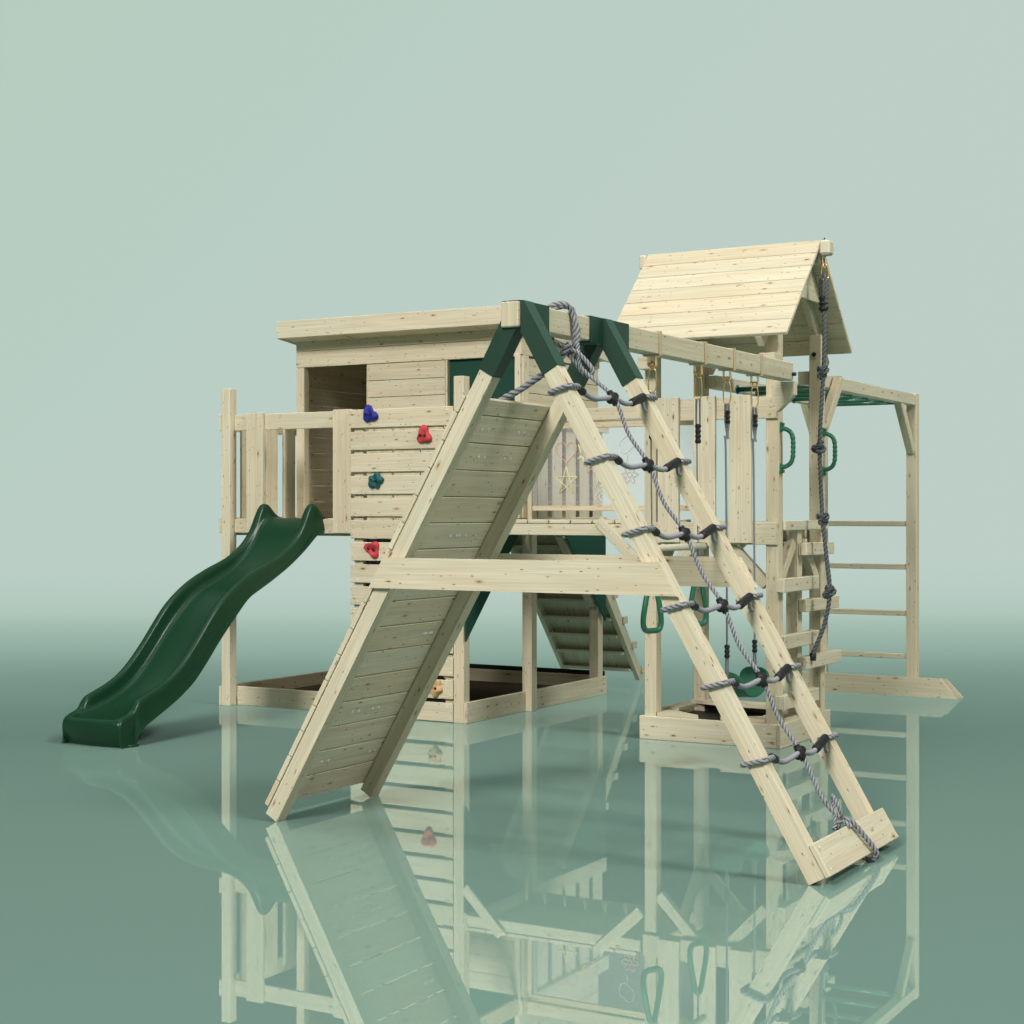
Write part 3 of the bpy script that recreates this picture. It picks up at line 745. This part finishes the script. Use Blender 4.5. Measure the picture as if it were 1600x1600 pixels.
# hand grips
def grip(y):
    g = thing  # part of the tower
    P = [(-3.112, y, 1.690), (-3.085, y, 1.690), (-3.055, y, 1.672), (-3.042, y, 1.64), (-3.040, y, 1.59), (-3.042, y, 1.54), (-3.055, y, 1.508), (-3.085, y, 1.490), (-3.112, y, 1.490)]
    bm = bmesh.new(); pts = catmull(P, .004)
    def rf(th, s, i):
        t = i/len(pts); return 0.0122 + (.0016*math.cos(s*260) if .3 < t < .7 else 0)
    add_tube(bm, pts, .01, 14, False, rf)
    for z_ in (1.700, 1.480):
        add_box(bm, V((-3.106, y, z_)), [V((0, 0, 1)), V((0, 1, 0)), V((1, 0, 0))], [.026, .013, .006], .003)
        s_ = 1 if z_ > 1.6 else -1
        add_tube(bm, [V((-3.100, y, z_+s_*.014)), V((-3.090, y, z_+s_*.014))], .009, 12)
    obj('hand_grip', bm, 'grip', K)
grip(8.235); grip(8.905)
# roof
RYc, RZ = 8.57, 2.735
for sg, ye, ze in ((-1, 8.035, 2.180), (1, 9.103, 2.168)):
    n = 7
    dv = V((0, ye-RYc, ze-RZ)); ln = dv.length; dv.normalize(); nv = V((0, sg*abs(dv.z), abs(dv.y)))
    for i in range(n):
        s0, s1 = ln*i/n, ln*(i+1)/n
        c = V((-3.522, RYc, RZ)) + dv*((s0+s1)/2) - nv*.0095
        bm = bmesh.new(); ax = [V((1, 0, 0)), dv, nv]
        add_box(bm, c, ax, [.519, (s1-s0)/2-.0014, .0092], .002); uv_board(bm, bm.faces[:], c, ax)
        obj('roof_plank', bm, 'wood', K)
    for xq in (-3.87, -3.165):
        c0 = V((xq, RYc, RZ)) + dv*.07 - nv*.055; c1 = V((xq, RYc, RZ)) + dv*(ln-.0 if sg < 0 else ln+.055) - nv*.055
        beam('rafter', c0, c1, .038, .068, nv, K)
box('ridge_beam', (-4.030, -3.010), (RYc-.018, RYc+.018), (2.60, 2.690), K)
box('ridge_end', (-4.082, -4.042), (RYc-.041, RYc+.041), (2.645, 2.726), K, 'cream', bev=.012)
box('ridge_end', (-3.002, -2.944), (RYc-.041, RYc+.041), (2.645, 2.726), K, 'cream', bev=.012)
for x in ((-3.893, -3.877), (-3.128, -3.112)):
    prism('gable_panel', [(8.30, 2.42), (8.84, 2.42), (8.60, 2.66), (8.54, 2.66)], 'x', x[0]+(.022 if x[0] > -3.5 else 0), x[1]+(.022 if x[0] > -3.5 else 0), K)
for x, z_ in (((-3.180, -3.095), 2.02), ((-3.885, -3.812), 2.03)):
    box('spacer_block', x, (8.102, 8.199), (z_, z_+.066), K)
bm = bmesh.new(); add_tube(bm, [V((-3.150, 8.871, 2.140)), V((-3.150, 8.862, 2.140))], .013, 12); obj('bolt', bm, 'black', K)
bm = bmesh.new(); add_tube(bm, [V((-2.985, RYc, 2.724)), V((-2.985, RYc, 2.730))], .010, 12); add_tube(bm, [V((-2.985, RYc, 2.730)), V((-2.985, RYc, 2.742))], .004, 8); obj('bolt', bm, 'black', K)

# ------------------------------------------------------------------ walkway between the towers
B = thing('walkway', (-4.45, 8.57, 1.12), 'short plank walkway with clear drawing panel joining the playhouse to the roofed tower', 'bridge')
box('joist', (-5.040, -3.915), (8.200, 8.222), (1.118, 1.183), B, bev=.003); box('joist', (-5.018, -3.893), (8.918, 8.938), (1.118, 1.183), B)
x0 = -5.045
for i in range(8):
    box('walkway_plank', (x0, x0+.130), (8.196, 8.945), (1.186, 1.206), B, bev=.002); x0 += .1395
YB = 8.942
box('lower_rail', (-5.018, -3.893), (YB, YB+.02), (1.257, 1.290), B)
box('panel_frame', (-5.018, -3.893), (YB, YB+.018), (1.766, 1.808), B)
box('top_rail', (-5.043, -3.893), (YB-.018, YB+.004), (1.811, 1.888), B)
box('drawing_panel', (-5.017, -3.894), (YB+.006, YB+.011), (1.291, 1.765), B, 'acryl', bev=.001, label='clear acrylic drawing panel')
beam('brace', (-3.905, 8.188, .955), (-4.170, 8.188, 1.20), .022, .062, (1, 0, 1), B, screws=[(-4.085, 8.176, 1.135), (-4.125, 8.176, 1.165)], sn=(0, -1, 0))
beam('brace', (-5.050, 8.188, .955), (-4.800, 8.188, 1.20), .022, .062, (-1, 0, 1), B, screws=[(-4.87, 8.176, 1.135), (-4.84, 8.176, 1.165)], sn=(0, -1, 0))
YD = YB - .0005
def draw(strokes, m, r=.0030, label=None):
    bm = bmesh.new()
    for st in strokes:
        P = [V((a, YD, b)) for a, b in st]
        P = catmull(P, .01) if len(P) > 2 and st[0] != 'x' else P
        add_tube(bm, P, r, 6)
    o = obj('drawing', bm, m, B); o['label'] = label
def straight(pts, m, r=.0031, label=None):
    bm = bmesh.new()
    for p, q in zip(pts, pts[1:]): add_tube(bm, [V((p[0], YD, p[1])), V((q[0], YD, q[1]))], r, 6)
    o = obj('drawing', bm, m, B); o['label'] = label
hx, hz = -4.775, 1.625
draw([[(hx+.075*16*math.sin(t)**3/16, hz+.075*(13*math.cos(t)-5*math.cos(2*t)-2*math.cos(3*t)-math.cos(4*t))/16) for t in [k*PI2/28 for k in range(29)]]], 'pink', label='pink heart outline drawn on the panel')
sx, sz = -4.775, 1.440
sp = [(sx+.082*math.sin(k*PI2*2/5), sz+.092*math.cos(k*PI2*2/5)) for k in range(6)]
straight(sp, 'yellow', .0034, 'yellow five-pointed star drawn on the panel')
straight([(-4.69, 1.665), (-4.665, 1.60), (-4.695, 1.575), (-4.66, 1.59), (-4.645, 1.54)], 'yellow', .0045, 'yellow zigzag drawn on the panel')
fx, fz = -4.34, 1.475
draw([[(fx+(.042+.014*math.cos(6*t))*math.cos(t), fz+(.042+.014*math.cos(6*t))*math.sin(t)) for t in [k*PI2/48 for k in range(49)]], [(fx+.016*math.cos(t), fz+.016*math.sin(t)) for t in [k*PI2/12 for k in range(13)]]], 'pink', .0028, 'pink flower drawn on the panel')
fx, fz = -4.60, 1.545
draw([[(fx+(.044+.014*math.cos(6*t))*math.cos(t), fz+(.044+.014*math.cos(6*t))*math.sin(t)) for t in [k*PI2/48 for k in range(49)]]], 'pink', .0028, 'second pink flower drawn on the panel')
draw([[(-4.57, 1.47), (-4.555, 1.43), (-4.575, 1.40), (-4.545, 1.375), (-4.58, 1.345), (-4.555, 1.31)], [(-4.535, 1.47), (-4.52, 1.43), (-4.54, 1.40), (-4.515, 1.375), (-4.545, 1.345), (-4.525, 1.31)]], 'white', .003, 'pale green wavy lines drawn on the panel')
draw([[(-4.36+.05*math.cos(t), 1.66+.05*math.sin(t)*(1+.3*math.sin(2*t))) for t in [k*PI2/24 for k in range(25)]], [(-4.36, 1.60), (-4.355, 1.57), (-4.37, 1.545)]], 'white', .0022, 'pale outline of a balloon on the panel')
sx, sz = -4.60, 1.690
draw([[(sx+.028*math.cos(t), sz+.028*math.sin(t)) for t in [k*PI2/16 for k in range(17)]]], 'yellow', .0032, 'yellow sun disc drawn on the panel')

# ------------------------------------------------------------------ monkey bars
Q = thing('monkey_bars', (-3.5, 10.0, 0), 'timber monkey bars with green metal rungs running back from the roofed tower', 'monkey bars')
PX = ((-3.895, -3.825), (-3.25, -3.18))
for x in PX: box('post', x, (10.99, 11.06), (0, 2.055), Q)
box('side_beam', (-3.252, -3.184), (8.885, 10.985), (1.974, 2.048), Q); box('side_beam', (-3.818, -3.750), (8.885, 10.985), (1.974, 2.048), Q)
for zc in (1.170, .876, .560, .268): box('wooden_rung', (-3.823, -3.252), (10.995, 11.020), (zc-.018, zc+.018), Q)
prism('ground_board', [(-4.14, 0), (-2.900, 0), (-3.010, .130), (-4.03, .130)], 'y', 10.966, 10.988, Q)
prism('ground_board', [(-4.12, .0), (-2.885, .0), (-2.995, .120), (-4.01, .120)], 'y', 11.062, 11.084, Q)
for yy in (9.20, 9.52, 9.84, 10.16, 10.48, 10.78):
    bm = bmesh.new(); add_tube(bm, [V((-3.749, yy, 1.985)), V((-3.253, yy, 1.985))], .0155, 16)
    for xx in (-3.749, -3.257): add_tube(bm, [V((xx, yy, 1.985)), V((xx+.004, yy, 1.985))], .028, 16)
    obj('metal_rung', bm, 'tube', Q)
for x in (-3.215, -3.860):
    beam('brace', (x+.0, 10.985, 1.665), (x, 10.66, 2.03), .05, .06, (0, 1, 1), Q)
for x in (-3.150,): beam('brace', (x, 8.955, 1.665), (x, 9.30, 2.03), .05, .06, (0, -1, 1), Q)

# ------------------------------------------------------------------ steps behind the playhouse
G = thing('access_steps', (-5.6, 10.6, 0), 'sloping wooden access steps leaning against the back of the playhouse deck', 'steps')
for x in ((-5.905, -5.870), (-5.300, -5.265)):
    prism('stringer', [(11.10, 0), (11.02, 0), (10.085, 1.11), (10.085, 1.205), (10.16, 1.205)], 'x', x[0], x[1], G, long=(0, -1, 1.18))
for i in range(9):
    t = (i+.62)/9.2; y = 11.04 - .955*t; z_ = 1.205*t
    box('tread', (-5.868, -5.302), (y-.060, y+.060), (z_-.012, z_+.012), G, 'cream')  # paler timber colour stands in for lit tread edges
    if i: prism('riser_board', [(y+.040, z_-.012), (y+.052, z_-.012), (y+.120, z_-.118), (y+.108, z_-.118)], 'x', -5.866, -5.304, G)
for i in range(12):
    t = (i+.3)/12.4; y = 11.075 - .96*t; z_ = .045 + 1.19*t
    if i % 2 == 0: box('grip_batten', (-5.264, -5.250), (y-.02, y+.045), (z_-.02, z_+.03), G)

# ------------------------------------------------------------------ swings
def strap_hanger(parent, y):
    bm = bmesh.new()
    for c, h in (((XC+.0395, y, 1.979), (.0015, .012, .050)), ((XC-.0405, y, 1.979), (.0015, .012, .050)), ((XC, y, 2.0305), (.041, .012, .0015)), ((XC, y, 1.9275), (.041, .012, .0015))):
        add_box(bm, V(c), [V((1, 0, 0)), V((0, 1, 0)), V((0, 0, 1))], h, .0005)
    st = obj('beam_strap', bm, 'gold_strap', parent)
    bm = bmesh.new()
    for dx in (-.017, .017):
        add_box(bm, V((XC+dx, y, 1.903)), [V((0, 0, 1)), V((0, 1, 0)), V((1, 0, 0))], [.022, .011, .0016], .0006)
        add_tube(bm, [V((XC+dx-.004, y, 1.893)), V((XC+dx+.004, y, 1.893))], .009, 12)
    add_tube(bm, [V((XC-.017, y, 1.893)), V((XC+.017, y, 1.893))], .004, 8)
    ring = [V((XC, y + .0*k, 1.882)) + V((.010*math.cos(t), 0, .015*math.sin(t))) for k, t in enumerate([q*PI2/16 for q in range(16)])]
    add_tube(bm, ring, .0032, 8, True)
    obj('hanger', bm, 'gold', parent)
    # carabiner
    bm = bmesh.new()
    P = catmull([(XC-.008, y, 1.872), (XC+.008, y, 1.872), (XC+.016, y, 1.855), (XC+.019, y, 1.80), (XC+.013, y, 1.774), (XC, y, 1.768), (XC-.013, y, 1.774), (XC-.019, y, 1.80), (XC-.016, y, 1.855)], .004, True)
    add_tube(bm, P, .0032, 8, True)
    obj('carabiner', bm, 'gold', parent)
M['gold_strap'] = plain('zinc_strap', (.56, .44, .26), .45, metal=.25, spec=.4, var=(.64, .52, .33))

TZ = thing('trapeze_swing', (XC, 6.72, .7), 'trapeze bar with two green triangular rings hanging on thin grey cords from the beam', 'trapeze')
HY = (6.46, 6.955)
for y in HY:
    strap_hanger(TZ, y)
    for dx in (-.009, .009): rope('cord', [(XC+dx, y, 1.768), (XC+dx, y, 1.66), (XC+dx*.8, y, 1.58)], .0048, TZ)
    ferrule('adjuster', (XC, y, 1.655), (XC, y, 1.565), .0145, TZ, ribs=4)
    rope('cord', [(XC-.006, y, 1.57), (XC-.004, y, 1.35), (XC, y, 1.10)], .0035, TZ)
    rope('cord', [(XC, y, 1.10), (XC, y, 1.0), (XC, y, .952)], .0045, TZ)
    bm = bmesh.new()
    P = catmull([(XC, y-.012, .955), (XC, y+.012, .955), (XC, y+.030, .90), (XC, y+.054, .79), (XC, y+.044, .742), (XC, y, .735), (XC, y-.044, .742), (XC, y-.054, .79), (XC, y-.030, .90)], .006, True)
    ca, sa = math.cos(rad(-20)), math.sin(rad(-20))
    P = [V((XC + (p.y-y)*sa*-1, y + (p.y-y)*ca, p.z)) for p in P]
    add_tube(bm, P, .0125, 12, True); obj('ring', bm, 'grip', TZ)
bm = bmesh.new(); add_tube(bm, [V((XC, 6.40, 1.092)), V((XC, 7.02, 1.092))], .0155, 18)
obj('bar', bm, 'cream', TZ)

BS = thing('belt_swing', (XC, 7.47, .4), 'green belt swing seat hanging from the beam on two grey ropes', 'swing')
HS = (7.30, 7.655)
for y in HS:
    strap_hanger(BS, y)
    for dx in (-.008, .008): rope('rope', [(XC+dx, y, 1.766), (XC+dx, y+.001, 1.68), (XC-dx*.5, y+.004, 1.60)], .0065, BS)
    ferrule('adjuster', (XC+.004, y, 1.735), (XC+.004, y, 1.672), .0125, BS, ribs=3)
    rope('rope', [(XC-.010, y-.004, 1.615), (XC-.007, y, 1.55), (XC-.002, y, 1.1), (XC, y, .60)], .0055, BS)
    ferrule('adjuster', (XC, y, .615), (XC, y, .552), .0135, BS, ribs=3)
    for dx in (-.005, .005): rope('rope', [(XC+dx, y, .555), (XC+dx*1.2, y, .50), (XC, y, .455)], .0045, BS)
bm = bmesh.new(); nu, nv_ = 40, 14; rows = []
yc = sum(HS)/2; hw = (HS[1]-HS[0])/2
for i in range(nu+1):
    u = -1 + 2*i/nu; th = u*rad(118)
    y = yc + math.sin(th)*.150*(1+.0) + u*.036; z_ = .440 - .088*math.cos(th)
    wdt = .075*(1 - max(0, abs(u)-.72)**2/.28**2)**.5 + .002 if abs(u) < 1 else .003
    rows.append([bm.verts.new((XC + (-1+2*j/nv_)*wdt, y, z_ + .004*abs(-1+2*j/nv_))) for j in range(nv_+1)])
for A_, B_ in zip(rows, rows[1:]):
    for j in range(nv_): bm.faces.new((A_[j], A_[j+1], B_[j+1], B_[j]))
o = obj('seat', bm, 'seat', BS, smooth=True); md = o.modifiers.new('t', 'SOLIDIFY'); md.thickness = .008; md.offset = 0

# ------------------------------------------------------------------ knotted rope
KR = thing('knotted_rope', (-2.985, 8.57, 2.6), 'dark grey knotted climbing rope hanging from the ridge of the roofed tower', 'climbing rope')
kx = [(-2.990, 2.60), (-2.990, 2.50), (-2.988, 2.40), (-2.985, 2.20), (-2.990, 2.02), (-3.000, 1.86), (-3.012, 1.62), (-3.005, 1.40), (-2.995, 1.215), (-2.975, 1.02), (-2.955, .82), (-2.985, .64), (-3.052, .475)]
rk = .0120
bm = bmesh.new()
add_rope(bm, [(x, 8.57, z_) for x, z_ in kx[2:]], rk)
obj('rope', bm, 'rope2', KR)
bm = bmesh.new()
for dx, dy in ((-.015, .01), (.015, -.008)):
    add_rope(bm, [(-2.99+dx*.4, 8.57, 2.34), (-2.99+dx*1.2, 8.57+dy, 2.42), (-2.99+dx*1.3, 8.57+dy, 2.50), (-2.99+dx*.5, 8.57+dy*.5, 2.535), (-2.99, 8.57, 2.538)], rk*.92)
obj('eye_splice', bm, 'rope2', KR)
ferrule('clamp', (-2.990, 8.57, 2.425), (-2.990, 8.57, 2.345), .027, KR, ribs=3)
bm = bmesh.new()
add_tube(bm, catmull([(-2.995, 8.57, 2.640), (-2.988, 8.57, 2.648), (-2.98, 8.57, 2.640), (-2.978, 8.57, 2.60), (-2.985, 8.57, 2.578), (-2.993, 8.57, 2.60)], .004, True), .0034, 8, True)
add_tube(bm, catmull([(-2.997, 8.57, 2.59), (-2.985, 8.575, 2.60), (-2.972, 8.58, 2.585), (-2.966, 8.585, 2.53), (-2.985, 8.575, 2.512), (-3.003, 8.57, 2.53)], .004, True), .0034, 8, True)
obj('carabiner', bm, 'gold', KR)
def knot(x, z_, ang):
    P = []
    for k in range(64):
        t = k*PI2/64
        px, py, pz = math.sin(t)+2*math.sin(2*t), math.cos(t)-2*math.cos(2*t), -math.sin(3*t)
        s_ = .0102
        q = V((px*s_, pz*s_*1.5, py*s_*1.12)); q.rotate(Matrix.Rotation(ang, 3, 'Y'))
        P.append(V((x, 8.566, z_)) + q)
    bm = bmesh.new(); add_rope(bm, P, rk*.86, closed=True, raw=False)
    add_rope(bm, [(x-.01, 8.555, z_-.012), (x+.012, 8.545, z_+.012), (x+.030, 8.548, z_+.036)], rk*.8)
    obj('knot', bm, 'rope2', KR)
for x, z_, a_ in ((-2.995, 2.010, .2), (-3.015, 1.600, 1.2), (-2.992, 1.212, 2.1), (-2.958, .815, .6)): knot(x, z_, a_)
dv = V((-3.052+2.985, 0, .475-.64)).normalized()
e = V((-3.052, 8.57, .475))
bm = bmesh.new(); add_tube(bm, [e - dv*.004, e + V((0, 0, -.036))], .0185, 16); obj('end_cap', bm, 'black', KR)

# ------------------------------------------------------------------ camera and render
cd = bpy.data.cameras.new('camera'); cam = bpy.data.objects.new('camera', cd); COL.objects.link(cam)
cam.location = (0, 0, 1.25); cam.rotation_euler = (rad(90), 0, TH)
cd.lens = 57.6; cd.sensor_width = 36; cd.clip_start = .05; cd.clip_end = 5000
SC.camera = cam
SC.render.engine = 'CYCLES'
SC.view_settings.view_transform = 'Standard'; SC.view_settings.look = 'None'; SC.view_settings.exposure = 0
SC.cycles.max_bounces = 8; SC.cycles.diffuse_bounces = 2; SC.cycles.caustics_reflective = False
